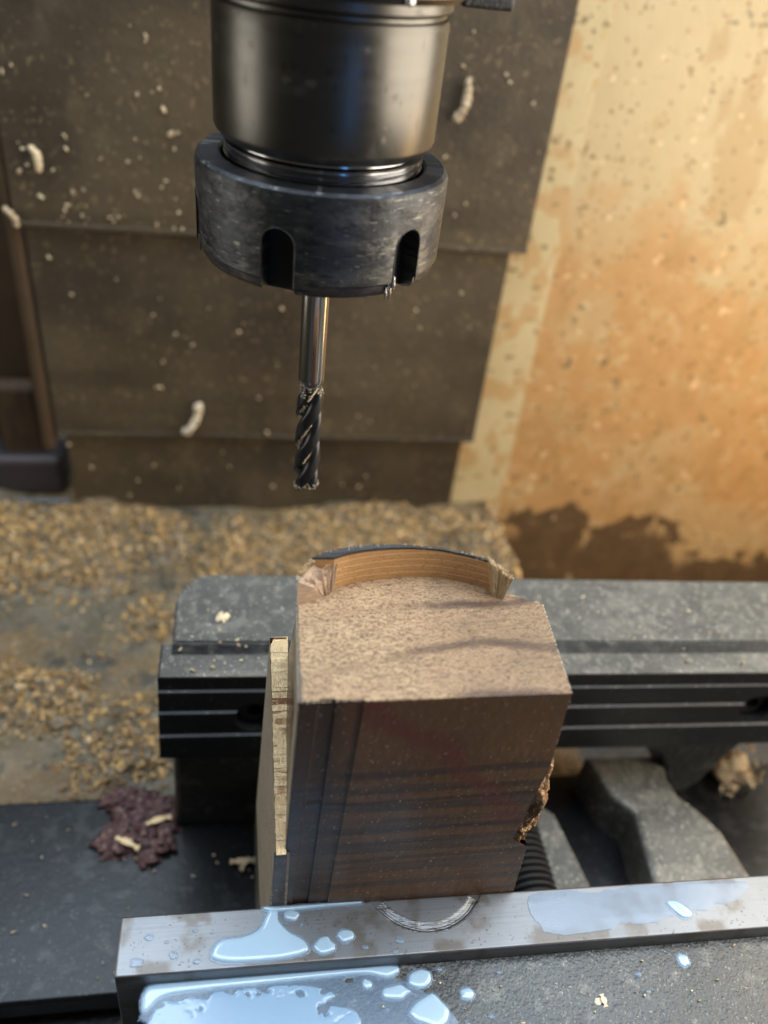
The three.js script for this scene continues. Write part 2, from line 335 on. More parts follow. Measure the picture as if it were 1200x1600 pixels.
{
  const uvp = (x, y) => [(x + 104 - PX0) / (PX1 - PX0), y / (PY1 - PY0)];
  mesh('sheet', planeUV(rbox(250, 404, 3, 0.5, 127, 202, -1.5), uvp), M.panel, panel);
  // the folded rim beside the cover: a flat lip standing 9 mm out of the sheet, rolled back into it
  const lip = [[-40, 2], [-40, 11], [0, 11], [5, 10.6], [7.5, 9], [9, 6.4], [10.5, 3], [13, 1.2], [18, 0.3], [18, -0.5], [-40, -0.5]];
  const g = prism(lip, 404).rotateX(-Math.PI / 2);
  const gl = planeUV(g, (x, y) => [(x + 40) / 60, y / 404]);
  mesh('folded_rim', toCreasedNormals(gl, 0.7), M.rim, panel);
}
const cover = thing('way_cover', [0, -140, -172], 'dark oily steel telescoping way cover behind the spindle, in three stepped plates', 'way cover');
{
  const seg = [[-104, 104.5, 141.5, 290, 3], [-101.5, 98.5, 43, 142, 0], [-98.5, 93.5, -14, 43.5, -3]];
  for (const [x0, x1, y0, y1, z] of seg) {
    const p = mesh('cover_plate', boxUV(rbox(x1 - x0, y1 - y0, 2.4, 0.6, (x0 + x1) / 2, (y0 + y1) / 2, z - 1.2), 240, z * 0.13), M.cover, cover);
    if (y0 > 0) mesh('wiper_lip', boxUV(rbox(x1 - x0, 2.0, 0.8, 0.35, (x0 + x1) / 2, y0 + 1.0, z + 0.4), 240, 0.4), M.cover, p);
  }
  mesh('side_channel', boxUV(rbox(6, 196, 8, 2.4, -106, 98 + 34, -3), 120), M.rust, cover);
}
struct('back_wall', boxUV(rbox(190, 420, 4, 1, -205, 60, -205), 160), M.rust);
const bracket = thing('machine_bracket', [-124, -140, -184], 'dim lavender grey bracket with a bright edge in the dark corner left of the cover', 'bracket');
mesh('block', boxUV(rbox(52, 22, 22, 4, -6, 12, -8), 60), M.lavender, bracket);
mesh('edge_strip', rbox(30, 2.2, 3, 0.8, 8, 2.2, 9), M.ground, bracket);
mesh('arm', rbox(20, 40, 10, 4, 2, 40, -8), M.rust, bracket);

const chipField = (x, z) => {                                  // how thick the chips lie on the table
  const u = (x + 300) / 700, v = (z + 300) / 700, near = (cx, cz, rx, rz) => sm(1.3, 0.5, Math.hypot((x - cx) / rx, (z - cz) / rz));
  return fbm(u, v, 20, 20, 601, 5) + 0.10 * near(-70, -135, 95, 42) + 0.06 * near(60, -140, 60, 30) + 0.13 * near(-62, -34, 34, 26) - 0.10 * near(-85, -72, 40, 10) - 0.09 * near(-100, -18, 22, 18);
};
const lie = (x, z) => -140 + 5 * (fbm((x + 300) / 700, (z + 300) / 700, 14, 14, 611, 5) - 0.5) * 2 + 5 * sm(0.48, 0.72, chipField(x, z));
{
  const g = new THREE.PlaneGeometry(330, 230, 260, 180).rotateX(-Math.PI / 2).translate(-47, 0, -100), p = g.attributes.position;
  for (let i = 0; i < p.count; i++) { const x = p.getX(i), z = p.getZ(i); p.setY(i, lie(x, z) - 6 * sm(112, 118, x)); }
  g.computeVertexNormals();
  const t = thing('machine_table', [0, 0, 0], 'grey machine table caked with sludge and wood chips, left of and behind the vise', 'table');
  mesh('sludge', planeUV(g, (x, y, z) => [x / 180, z / 180]), M.sludge, t);
  mesh('table_top', boxUV(rbox(520, 30, 260, 2, 40, -163, 60), 120), M.cast, t);
  mesh('rear_ledge', boxUV(rbox(252, 60, 120, 2, -8, -178, -120), 120), M.cast, t);
}

/* ---------- wood chips on the table: nobody could count them ---------- */
function shaving(len, w, curl, th = 0.35) {                    // a bent strip of wood
  const n = 5, pos = [], idx = [];
  for (let i = 0; i <= n; i++) {
    const a = (i / n - 0.5) * curl, R = len / Math.max(curl, 0.01), ww = w * (0.75 + 0.35 * Math.sin(i * 2.1 + len));
    for (const [s, t] of [[-1, 0], [1, 0], [1, 1], [-1, 1]]) pos.push(Math.sin(a) * (R - t * th), Math.cos(a) * (R - t * th) - R, s * ww / 2);
  }
  for (let i = 0; i < n; i++) for (let k = 0; k < 4; k++) { const a = i * 4 + k, b = i * 4 + (k + 1) % 4; idx.push(a, b, a + 4, b, b + 4, a + 4); }
  idx.push(0, 2, 1, 0, 3, 2); const e = n * 4; idx.push(e, e + 1, e + 2, e, e + 2, e + 3);
  const g = new THREE.BufferGeometry(); g.setAttribute('position', new THREE.Float32BufferAttribute(pos, 3)); g.setIndex(idx);
  const f = g.toNonIndexed(); f.computeVertexNormals(); return prep(f);
}
const SHAVE = [shaving(4.2, 1.6, 1.2), shaving(6, 1.9, 2.4), shaving(2.6, 1.8, 0.7), prep(new THREE.IcosahedronGeometry(0.9, 0).scale(1.3, 0.6, 1))];
{
  const holder = new THREE.Group(); holder.name = 'wood_chips'; tag(holder, 'layer of tan wood chips and curled shavings spread over the machine table', 'wood chips', null, 'stuff');
  scene.add(holder);
  const q = new THREE.Quaternion(), e = new THREE.Euler(), c = new THREE.Color();
  SHAVE.forEach((g, v) => {
    const list = [];
    for (let tries = 0; list.length < (v === 3 ? 7000 : 4200) && tries < 60000; tries++) {
      const x = rr(-134, 116), z = rr(-170, 12);
      if (x > -30 && z > -30 && x < 108) continue;
      const f = chipField(x, z) + 0.05 * sm(-120, -165, z) + (v === 3 ? 0.09 : 0);
      if (rnd() > Math.pow(sm(0.44, 0.68, f), 1.15)) continue;
      list.push([x, z]);
    }
    const m = new THREE.InstancedMesh(g.clone().scale(U, U, U), std({ color: 0xffffff, roughness: 0.85 }), list.length);
    list.forEach(([x, z], i) => {
      e.set(rr(-0.9, 0.9), rr(0, 6.28), rr(-0.9, 0.9)); const s = rr(0.3, 0.75) + 0.6 * Math.pow(rnd(), 3);
      m.setMatrixAt(i, new THREE.Matrix4().compose(new THREE.Vector3(x, lie(x, z) + rr(-0.5, 1.5), z).multiplyScalar(U), q.setFromEuler(e), new THREE.Vector3(s, s, s)));
      const k = rnd(); m.setColorAt(i, k < 0.24 ? c.setRGB(0.46, 0.29, 0.11) : k < 0.6 ? c.setRGB(0.24, 0.145, 0.058) : k < 0.68 ? c.setRGB(0.5, 0.36, 0.2) : k < 0.86 ? c.setRGB(0.12, 0.085, 0.05) : c.setRGB(0.2, 0.17, 0.12));
    });
    m.name = 'shavings'; m.castShadow = m.receiveShadow = true; tag(m, null, null, null, 'stuff'); holder.add(m);
  });
}

/* ---------- base plate ---------- */
tag(mesh('base_plate', boxUV(rbox(420, 9, 63.5, 1.2, 90, -135.5, 31.5), 110), M.plate), 'dark oily steel base plate lying on the table under the vise', 'base plate');

/* ---------- the vise, tipped 1.9 degrees to the right ---------- */
const ROLL = -0.033, VX = -40.67, VY = -130.96;
const FRONT = -0.021;
const vf = (lx, ly, z) => [VX + lx * Math.cos(FRONT) - ly * Math.sin(FRONT), VY + lx * Math.sin(FRONT) + ly * Math.cos(FRONT), z];
const vw = (lx, ly, z) => [VX + lx * Math.cos(ROLL) - ly * Math.sin(ROLL), VY + lx * Math.sin(ROLL) + ly * Math.cos(ROLL), z];
const vise = thing('machine_vise', [VX, VY, 0], 'black and grey steel machine vise clamping the wooden block between its two jaws', 'vise');
vise.rotation.z = ROLL;
const VL = 196;
{
  // rear jaw: casting with a foot at either end, pulled along z
  const VR = 236;
  const o = [[3, 0], [3, 80.6], [VR, 80.6], [VR, 44], [198, 44], [190, 25], [187, 14], [184, 9.5], [179, 8], [176, 9.5], [173.5, 15], [170, 24], [166, 31.5], [160, 35], [110, 36], [66, 36], [60, 30], [58, 0]];
  const rj = mesh('rear_jaw', [boxUV(prism(o, 24, 1.6).translate(0, 0, -12), 90), boxUV(rbox(VR - 9, 50, 13, 3, 9 + (VR - 9) / 2, 55.4, -16), 90)], M.cast, vise);
  const tp = [[3.4, -5.6], [3.4, 13], [8, 20.5], [12, 22], [VR - 1, 22], [VR - 1, -5.6]];
  mesh('jaw_top', boxUV(prism(tp, 1.2, 0.5).rotateX(-Math.PI / 2).translate(0, 80.2, 0), 90), M.dusty, rj);
  // stepped hardened plate bolted to its front
  const pr = [[6, 80.2], [18, 80.2], [18.2, 80], [18.2, 75.3], [19, 75.0], [19, 67.4], [19.8, 67], [19.8, 58.4], [20.6, 58], [20.6, 48.6], [20.2, 48.2], [6, 48.2]];
  let jp = alongX(pr, VR).translate(0, 0, 0);
  const hole = (x) => new THREE.CylinderGeometry(5.6, 5.6, 12, 32).rotateX(Math.PI / 2).translate(x, 64.8, 18);
  jp = cut(jp, hole(26.3), hole(183.4));
  const jm = mesh('jaw_plate', boxUV(jp, 80), M.black, rj);
  mesh('plate_top', boxUV(rbox(VR - 1, 0.6, 12, 0.2, VR / 2, 80.3, 12.2), 70), M.dusty, jm);
  for (const x of [26.3, 183.4]) mesh('bolt', cut(new THREE.CylinderGeometry(4.6, 4.6, 5, 24).rotateX(Math.PI / 2).translate(x, 64.8, 14.6), new THREE.CylinderGeometry(2.4, 2.4, 6, 6).rotateX(Math.PI / 2).translate(x, 64.8, 16)), M.black, jm);

  // front jaw: ground plate with a round cutter scar, and the cast body in front of it
  const fj = mesh('front_jaw', [boxUV(prism([[6, 0], [6, 76.6], [7.5, 77.2], [VL, 77.2], [VL, 0]], 120, 1.6).translate(0, 0, 93.2), 70)], M.castWet, vise);
  fj.rotation.z = FRONT - ROLL;
  const slab = rbox(VL + 4, 30, 12, 0.5, (VL + 4) / 2 - 1, 66, 88.5, 2);
  const ring = (r, d) => new THREE.CylinderGeometry(r, r, 2, 96).translate(63.1, 82 - d, 76.4);
  const scar = [ring(13.9, 0.35 - 0), ring(12.6, 0.62), ring(12.1, 0.5), ring(10.6, 0.7)];
  const tool = (r0, r1, d) => { const g = latheHard([[r0, -d], [r1, -d], [r1, 2], [r0, 2], [r0, -d]], 128); return g.translate(63.1, 81, 76.4); };
  let pl = cut(slab, tool(11.5, 14.0, 0.6));
  const fp = mesh('jaw_plate', boxUV(pl, 60), M.ground, fj);
  { const rp = []; for (let r = 11.5; r < 14.01; r += 0.125) rp.push([r, -0.06 - 0.3 * Math.sin((r - 11.5) / 2.5 * Math.PI) + rr(-0.07, 0.07)]);
    const a = 0.98, rg = new THREE.LatheGeometry(rp.map(p => new THREE.Vector2(...p)), 90, -a, 2 * a), P = rg.attributes.position;
    for (let i = 0; i < P.count; i++) P.setY(i, P.getY(i) + 0.25 * n3(P.getX(i) * 0.9, 1, P.getZ(i) * 0.9, 33));
    rg.computeVertexNormals(); mesh('cutter_scar', boxUV(rg.translate(63.1, 81, 76.4), 20), M.scar, fp); }
  // bed: two rails with a channel between, and the screw
  const railR = [[143, -6], [147, -21], [153, -28], [149.5, -52], [149.5, -90], [183, -90], [183, -52], [180.5, -36], [176, -28], [171, -22], [170, -16], [172, -6]];
  const flat = (pts, h, y) => prism(pts, h, 1.5).rotateX(-Math.PI / 2).translate(0, y, 0);
  const bed = mesh('vise_bed', boxUV(rbox(40, 3, 60, 1, 140, 0.4, 42), 90), M.dusty, vise);
  mesh('rail', boxUV(flat([[112, 0], [118, -19], [126, -26], [130, -50], [130, -90], [122, -90], [116, -48], [112, -30]], 20, 1), 90), M.dusty, bed);
  mesh('guide_block', boxUV(rbox(24, 26, 60, 2, 41, 13, 42), 90), M.dusty, bed);
  mesh('rail', boxUV(flat(railR, 22, 1), 90), M.rail, bed);
  const sp = []; for (let i = 0; i <= 30; i++) { const y = i * 2.2; sp.push([6.6, y], [8.4, y + 0.7], [8.4, y + 1.3], [6.6, y + 2.0]); }
  mesh('lead_screw', latheHard(sp, 40).rotateX(Math.PI / 2).translate(111, 18, 22), M.black, vise);
}

/* ---------- wooden block ---------- */
const block = thing('wood_block', [17, -75, 70], 'dark dyed laminated wooden block with a freshly milled top, standing in the vise', 'wood block');
{
  const W = (g) => g.translate(-17, 75, -70);
  // outlines seen from above (x, z) at the ledge and at the foot; the same number of points in each
  const top = [[-6.1, 82.1], [-3.0, 82.1], [-2.8, 81.8], [-0.2, 81.8], [0, 82.1], [4.5, 82.2], [4.75, 82.55], [41, 82.5], [42.1, 60.5], [38, 58.2], [34.2, 56.2], [30, 54.3], [23, 52.0], [12.3, 51.8], [6, 53], [1.5, 54.6], [-2, 56.4], [-5.4, 59.6]];
  const foot = [[-7.6, 82.1], [-6.0, 82.1], [-5.8, 81.8], [-2.4, 81.8], [-2.2, 82.1], [1.4, 82.2], [1.65, 82.55], [45.2, 82.5], [46, 40], [42, 22], [38, 22], [32, 22], [25, 22], [13, 22], [6, 22], [1.5, 22], [-2, 22], [-7.4, 22]];
  const YT = 15.0, YB = -75, n = top.length, pos = [], tri = [];
  const ring = (r, y) => r.forEach(p => pos.push(p[0], y, p[1]));
  ring(top, YT); ring(foot, YB);
  for (let i = 0; i < n; i++) { const j = (i + 1) % n; tri.push(i, i + n, j, j, i + n, j + n); }
  const caps = THREE.ShapeUtils.triangulateShape(top.map(p => new THREE.Vector2(...p)), []);
  for (const [a, b, c] of caps) { tri.push(a, b, c); tri.push(a + n, c + n, b + n); }
  let g = new THREE.BufferGeometry(); g.setAttribute('position', new THREE.Float32BufferAttribute(pos, 3)); g.setIndex(tri);
  g = g.toNonIndexed(); g.computeVertexNormals();
  // make sure the shell faces outward before cutting
  { const P = g.attributes.position; let v = 0; const a = new THREE.Vector3(), b = new THREE.Vector3(), c = new THREE.Vector3(); for (let i = 0; i < P.count; i += 3) { a.fromBufferAttribute(P, i); b.fromBufferAttribute(P, i + 1); c.fromBufferAttribute(P, i + 2); v += a.dot(b.cross(c)); } if (v < 0) console.log('block shell is inside out'); }
  const faceUV = (x, y, z) => [(x + 10) / 56, (y + 52) / 67.5];
  const bite = prism([[41.75, -8], [39.7, -30.2], [43.5, -33.5], [60, -33.5], [60, -8]], 18).translate(0, 0, 68);
  g = cut(planeUV(g, faceUV), bite);
  mesh('body', W(planeUV(g, faceUV)), M.face, block);
  // grey rubbed left side as its own thin facing
  const sideTri = (pts) => { const q = new THREE.BufferGeometry(); q.setAttribute('position', new THREE.Float32BufferAttribute(pts.flat(), 3)); return q; };
  const A = [-6.13, 15.0, 82.05], B = [-5.45, 15.0, 59.6], C = [-5.45, -40, 45], D = [-7.1, -40, 82.05], off = (p) => [p[0] - 0.25, p[1], p[2]];
  const quad = (a, b, c, d) => [a, c, b, a, d, c];
  const sg = sideTri([...quad(off(A), off(B), off(C), off(D)), ...quad(A, off(A), off(D), D), ...quad(B, off(B), off(A), A)]); sg.computeVertexNormals();
  mesh('left_side', W(boxUV(sg, 40)), M.side, block);
  // milled ledge
  const ledge = top.slice(); ledge[0] = [-6.0, 82.3]; 
  const lg = prism(ledge.map(p => [p[0], -p[1]]), 0.5, 0.12).rotateX(-Math.PI / 2).translate(0, 14.93, 0);
  mesh('milled_ledge', W(planeUV(lg, (x, y, z) => [(x + 6.5) / 49.5, (z - 50) / 49.5])), M.ledge, block);
  // crest left standing behind the ledge: pale laminated wall under a thin dark skin
  const inner = new THREE.CatmullRomCurve3([[1.3, 55.4], [5, 53.9], [12.3, 52.5], [17.5, 52.15], [22.5, 52.5], [29.9, 54.7], [32.6, 56.2]].map(p => new THREE.Vector3(p[0], 0, p[1]))).getPoints(40);
  const outer = new THREE.CatmullRomCurve3([[-5.6, 58.9], [-4, 56.3], [-1.6, 54.4], [2.5, 52.8], [7.1, 51.9], [16.4, 51.4], [24.5, 52.4], [29, 53.9], [32.2, 55.6], [33.5, 58.6]].map(p => new THREE.Vector3(p[0], 0, p[1]))).getPoints(48);
  const poly = [...inner.map(p => [p.x, -p.z]), ...outer.slice(8, 46).reverse().map(p => [p.x, -p.z - 0])];
  const outerWide = outer.slice(8, 46).map(p => [p.x, p.z]);
  const cp = prism(poly, 7.4, 0).rotateX(-Math.PI / 2).translate(0, 15.1, 0);
  const top2 = (x) => 22.6 + 0.7 * Math.cos((x - 4) * 0.09);
  { const P = cp.attributes.position; for (let i = 0; i < P.count; i++) if (P.getY(i) > 20) P.setY(i, top2(P.getX(i)) - 0.3); }
  cp.computeVertexNormals();
  mesh('crest', W(planeUV(cp, (x, y, z) => [x / 24, (y - 15.4) / 8])), M.laminate, block);
  const sk = prism(poly, 0.5, 0).rotateX(-Math.PI / 2).translate(0, 0, 0);
  { const P = sk.attributes.position; for (let i = 0; i < P.count; i++) P.setY(i, P.getY(i) + top2(P.getX(i)) - 0.3 + 0.25 * n3(P.getX(i) * 1.7, 3, P.getZ(i) * 1.7, 71)); }
  sk.computeVertexNormals();
  const skin = mesh('dark_skin', W(boxUV(sk, 30)), M.skin, block);
  // frayed fibres along the skin
  const fr = [];
  for (let i = 0; i < 150; i++) { const k = Math.floor(rr(0, 47.9)), p = outer[k], l = rr(0.3, 1.1); fr.push(new THREE.CylinderGeometry(0.02, 0.06, l, 4).rotateZ(rr(-1.2, 1.2)).rotateX(rr(-1.0, 1.0)).translate(p.x + rr(-0.3, 0.3), top2(p.x) + rr(-0.2, 0.35) - 1.2 * sm(-1, -6, p.x), p.z + rr(-0.1, 0.5))); }
  tag(mesh('frayed_fibres', fr.map(prep).map(x => W(x)), M.dust, block), null, null, null, 'stuff');
  // the torn ends of the crest: splintered wedges, left one rosy grey, right one bright
  function splinters(base, tip, nrm, cnt, wid) {
    const gs = [];
    for (let i = 0; i < cnt; i++) {
      const t = rnd(), a = base(t), b = tip(t), l = a.distanceTo(b), d = b.clone().sub(a).normalize();
      const s = new THREE.BoxGeometry(rr(0.5, 1) * wid, l * rr(0.72, 1.14), rr(0.4, 0.9) * wid).translate(0, l / 2, 0).rotateY(rr(0, 3));
      s.applyQuaternion(new THREE.Quaternion().setFromUnitVectors(new THREE.Vector3(0, 1, 0), d)); s.translate(a.x + rr(-.12, .12), a.y, a.z + rr(-1, 1) * (wid > 0.25 ? 0.55 : 0.15)); gs.push(boxUV(s, 8, rnd()));
    }
    return gs;
  }
  const V = (x, y, z) => new THREE.Vector3(x, y, z), bl = (a, b) => (t) => a.clone().lerp(b, t);
  const wedge = (pts, tri3) => { const q = new THREE.BufferGeometry(); q.setAttribute('position', new THREE.Float32BufferAttribute(pts.flat(), 3)); q.setIndex(tri3); const f = q.toNonIndexed(); f.computeVertexNormals(); return boxUV(f, 9); };
  // left: from the crest's end down and forward to a point on the ledge
  const LW = wedge([[2.2, 22.8, 54.6], [-1.6, 21.9, 54.3], [-5.5, 20.4, 58.6], [1.4, 15.4, 55.6], [-0.9, 15.3, 57.6], [-5.6, 15.2, 59.5], [-1.6, 15, 55], [0.5, 19.6, 56.0], [-2.6, 18.6, 58.2]],
    [0, 1, 7, 1, 8, 7, 1, 2, 8, 0, 7, 3, 7, 4, 3, 7, 8, 4, 8, 2, 5, 8, 5, 4, 1, 6, 2, 2, 6, 5, 0, 3, 6, 0, 6, 1]);
  mesh('torn_end', [LW, ...splinters(bl(V(1.6, 15.6, 55.9), V(-1.2, 15.6, 57.9)), bl(V(2.0, 22.6, 54.9), V(-4.8, 20.4, 58.4)), null, 26, 0.22)].map(W), M.torn, block);
  tag(mesh('torn_end', splinters(bl(V(34.2, 15.0, 58.3), V(32.6, 15.0, 57.4)), bl(V(35.2, 21.0, 58.6), V(30.6, 23.6, 56.6)), null, 150, 0.26).map(W), M.pale, block), 'bright splintered right end of the crest');
  // sloping cut step down the left side: a dark slab whose ramp is fresh pale wood
  const slab = [[82.3, -30], [46, -7.2], [43.5, -16], [42, -75], [82.3, -75]];   // (z, y)
  const sx = (y, z) => -9.0 - 0.022 * (82.3 - z) + 0.047 * Math.min(0, y + 30);
  const st = []; const push = (...p) => st.push(...p);
  const Lp = slab.map(([z, y]) => [sx(y, z), y, z]), Rp = slab.map(([z, y]) => [-6.2, y, z]);
  for (const [a, b, c] of [[0, 1, 4], [1, 3, 4], [1, 2, 3]]) { push(Lp[a], Lp[c], Lp[b]); }
  for (const i of [1, 2, 4]) { const j = (i + 1) % 5; push(Lp[i], Rp[i], Lp[j], Lp[j], Rp[i], Rp[j]); }
  const sb = sideTri(st); sb.computeVertexNormals();
  const lw = mesh('left_step', W(boxUV(sb, 40)), M.side, block);
  mesh('step_front', W(planeUV(rbox(2.6, 45, 0.3, 0.1, -8.0, -52.6, 82.2), faceUV)), M.face, block);
  const rp = [], kn = [], N = 64;
  for (let i = 0; i < N; i++) {
    const t = (i + 0.5) / N, z = lerp(82.4, 45.6, t), y = lerp(-30, -7.2, t) - 0.9 * sm(0.94, 1, t), end = 1.1 * sm(0.93, 1, t), w0 = sx(y, z) + 0.05 + end * 0.7 + rr(0, 0.12), w1 = -5.7 - 0.028 * (15 - y) * (0.4 + 0.6 * (z - 46) / 36);
    const g = planeUV(new THREE.BoxGeometry(w1 - w0, rr(0.6, 0.9), 1.3).rotateX(0.56 + rr(-.14, .14)).rotateY(rr(-.1, .1)).translate((w0 + w1) / 2, y + rr(-0.12, 0.16), z), (a, b, c) => [a / 12 + i * 0.37, (c + b) / 24]);
    ((t > 0.6 && t < 0.93 && vn(i * 0.35, 3, 999, 999, 84) > 0.70) ? kn : rp).push(g);
  }
  tag(mesh('dark_knots', kn.map(W), M.bark, block), null, null, null, 'stuff');
  tag(mesh('fresh_cut', rp.map(W), M.pale, block), null, null, null, 'stuff');
  // torn brown wood in the bite on the right edge
  const tw = lump(3.4, 11, 5.6, 0.8, 3.1, 41, 5).rotateZ(-0.05).translate(42.7, -21.5, 77.0);
  const tw2 = lump(2.6, 4.2, 4.6, 0.7, 3.0, 47, 4).translate(41.3, -30.2, 77.8);
  mesh('torn_wood', [tw, tw2].map(q => W(boxUV(q, 18))), M.bark, block);
  // crumbs of fresh wood caught on the front edges
  const cr = [];
  for (let i = 0; i < 260; i++) { const t = rnd(), yy = lerp(15, -50, t); if (yy > -8 || yy < -34) cr.push(new THREE.TetrahedronGeometry(rr(0.04, 0.06 + 0.16 * rnd())).rotateX(rr(0, 3)).rotateY(rr(0, 3)).translate(41 + (15 - yy) / 90 * 4.2, yy, 82.4)); if (i % 2) cr.push(new THREE.TetrahedronGeometry(rr(0.05, 0.18)).rotateX(rr(0, 3)).translate(rr(-6, 41), 15.35, 82.4)); if (i % 3 == 0) cr.push(new THREE.TetrahedronGeometry(rr(0.08, 0.22)).rotateX(rr(0, 3)).translate(lerp(41, 42.1, t), 15.4, lerp(82.4, 60.5, t))); }
  tag(mesh('edge_crumbs', cr.map(prep).map(W), M.dust, block), null, null, null, 'stuff');
}

/* ---------- collet chuck and end mill ---------- */
const chuck = thing('collet_chuck', [0, 59.6, 0], 'blackened steel collet chuck with slotted clamping nut hanging above the block', 'tool holder');
{
  const O = (g) => g.translate(0, -59.6, 0);
  // sleeve
  const sl = [[18.6, 82.9], [19.9, 83.1], [20.9, 84.3], [21.2, 85.0], [21.25, 104.6], [21.0, 105.2], [20.6, 105.5], [20.6, 106.1], [21.1, 106.3], [21.6, 106.8], [21.6, 108.2]];
  mesh('sleeve', O(toCreasedNormals(lathe(sl, 160), 0.5)), M.holder, chuck);
  const fl = [[21.6, 108.2], [23, 108.4], [24.4, 109.6], [24.4, 124], [31.5, 124], [31.5, 134], [28, 140], [28, 190], [0, 190]];
  const fm = mesh('flange', O(toCreasedNormals(lathe(fl, 128), 0.4)), M.holder, chuck);
  const key = rbox(9.5, 14, 11, 0.8, 26.6, 114.6, 1.6, 3);
  mesh('drive_key', O(key), M.nut, fm);
  mesh('rib', O(rbox(1.6, 9, 2.2, 0.6, 0, 113, 0).translate(0, 0, 24.4).rotateY(0.42)), M.shank, fm);
  // threaded nose between nut and sleeve
  const th = [[17.6, 76]]; for (let y = 79.2; y < 82.4; y += 1.15) th.push([18.5, y], [19.35, y + 0.3], [19.4, y + 0.62], [18.5, y + 0.95]); th.push([18.4, 83.4]);
  mesh('threaded_nose', O(toCreasedNormals(lathe(th, 128), 0.5)), M.shank, chuck);
  // nut
  const N = [[4.2, 61.2], [14, 60.4], [21.6, 59.9], [23.4, 60.4], [24.1, 61.4], [24.25, 62.6], [24.75, 63.1], [24.85, 78.2], [24.5, 79.2], [23.8, 79.7], [20.4, 79.8], [19.9, 79.4], [19.6, 76], [4.2, 75], [4.2, 61.2]];
  let ng = lathe(N, 180);
  const cuts = NOTCH.map(d => {
    const s = new THREE.Shape(); s.moveTo(-3.2, 55); s.lineTo(-3.2, 69.6); s.absarc(0, 69.6, 3.2, Math.PI, 0, true); s.lineTo(3.2, 55); s.closePath();
    return new THREE.ExtrudeGeometry(s, { depth: 12, bevelEnabled: true, bevelSize: 0.01, bevelThickness: 0.01, bevelSegments: 1, curveSegments: 20 }).translate(0, 0, 20.6).rotateY(d * Math.PI / 180);
  });
  ng = cut(ng, ...cuts);
  ng = planeUV(ng, (x, y, z) => { let a = Math.atan2(x, z) / (2 * Math.PI); if (a < 0) a += 1; return [a, (y - 59) / 21]; });
  { const uv = ng.attributes.uv; for (let i = 0; i < uv.count; i += 3) { const a = [0, 1, 2].map(k => uv.getX(i + k)); if (Math.max(...a) - Math.min(...a) > 0.5) a.forEach((v, k) => { if (v < 0.5) uv.setX(i + k, v + 1); }); } }
  const nut = mesh('clamping_nut', O(toCreasedNormals(ng, 0.45)), M.nut, chuck);
  // slot floors: blackened
  for (const d of NOTCH) {
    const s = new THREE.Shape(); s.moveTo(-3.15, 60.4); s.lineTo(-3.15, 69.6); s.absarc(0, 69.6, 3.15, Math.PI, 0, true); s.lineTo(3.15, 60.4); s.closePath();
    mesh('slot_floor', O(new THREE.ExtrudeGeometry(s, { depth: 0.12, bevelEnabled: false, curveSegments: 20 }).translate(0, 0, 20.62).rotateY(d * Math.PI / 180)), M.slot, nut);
    // raised burr rolled up round the slot's mouth
    const arc = []; for (let i = 0; i <= 24; i++) { const a = Math.PI * (1 - i / 24); arc.push(V3(3.25 * Math.cos(a), 69.6 + 3.25 * Math.sin(a))); }
    arc.unshift(V3(-3.25, 62)); arc.push(V3(3.25, 62));
    function V3(x, y) { return new THREE.Vector3(x, y, Math.sqrt(24.8 * 24.8 - x * x) - 0.05); }
    mesh('slot_rim', O(new THREE.TubeGeometry(new THREE.CatmullRomCurve3(arc), 60, 0.16, 6).rotateY(d * Math.PI / 180)), M.nut, nut);
  }
  // a burr of torn metal on the lower rim beside the right slot
  const bu = []; for (let i = 0; i < 6; i++) bu.push(prep(lump(0.25, 1.3 + rnd(), 0.3, 0.8, 2.2, 90 + i, 2).translate(rr(-1.7, 1.6), 61.4 + rr(-0.7, 1.6), 24.4).rotateY(0.5)));
  mesh('metal_burr', bu.map(O), M.shank, nut);
}
const mill = thing('end_mill', [0, 0, 0], 'small four flute end mill with bright shank and dusty black flutes', 'end mill');
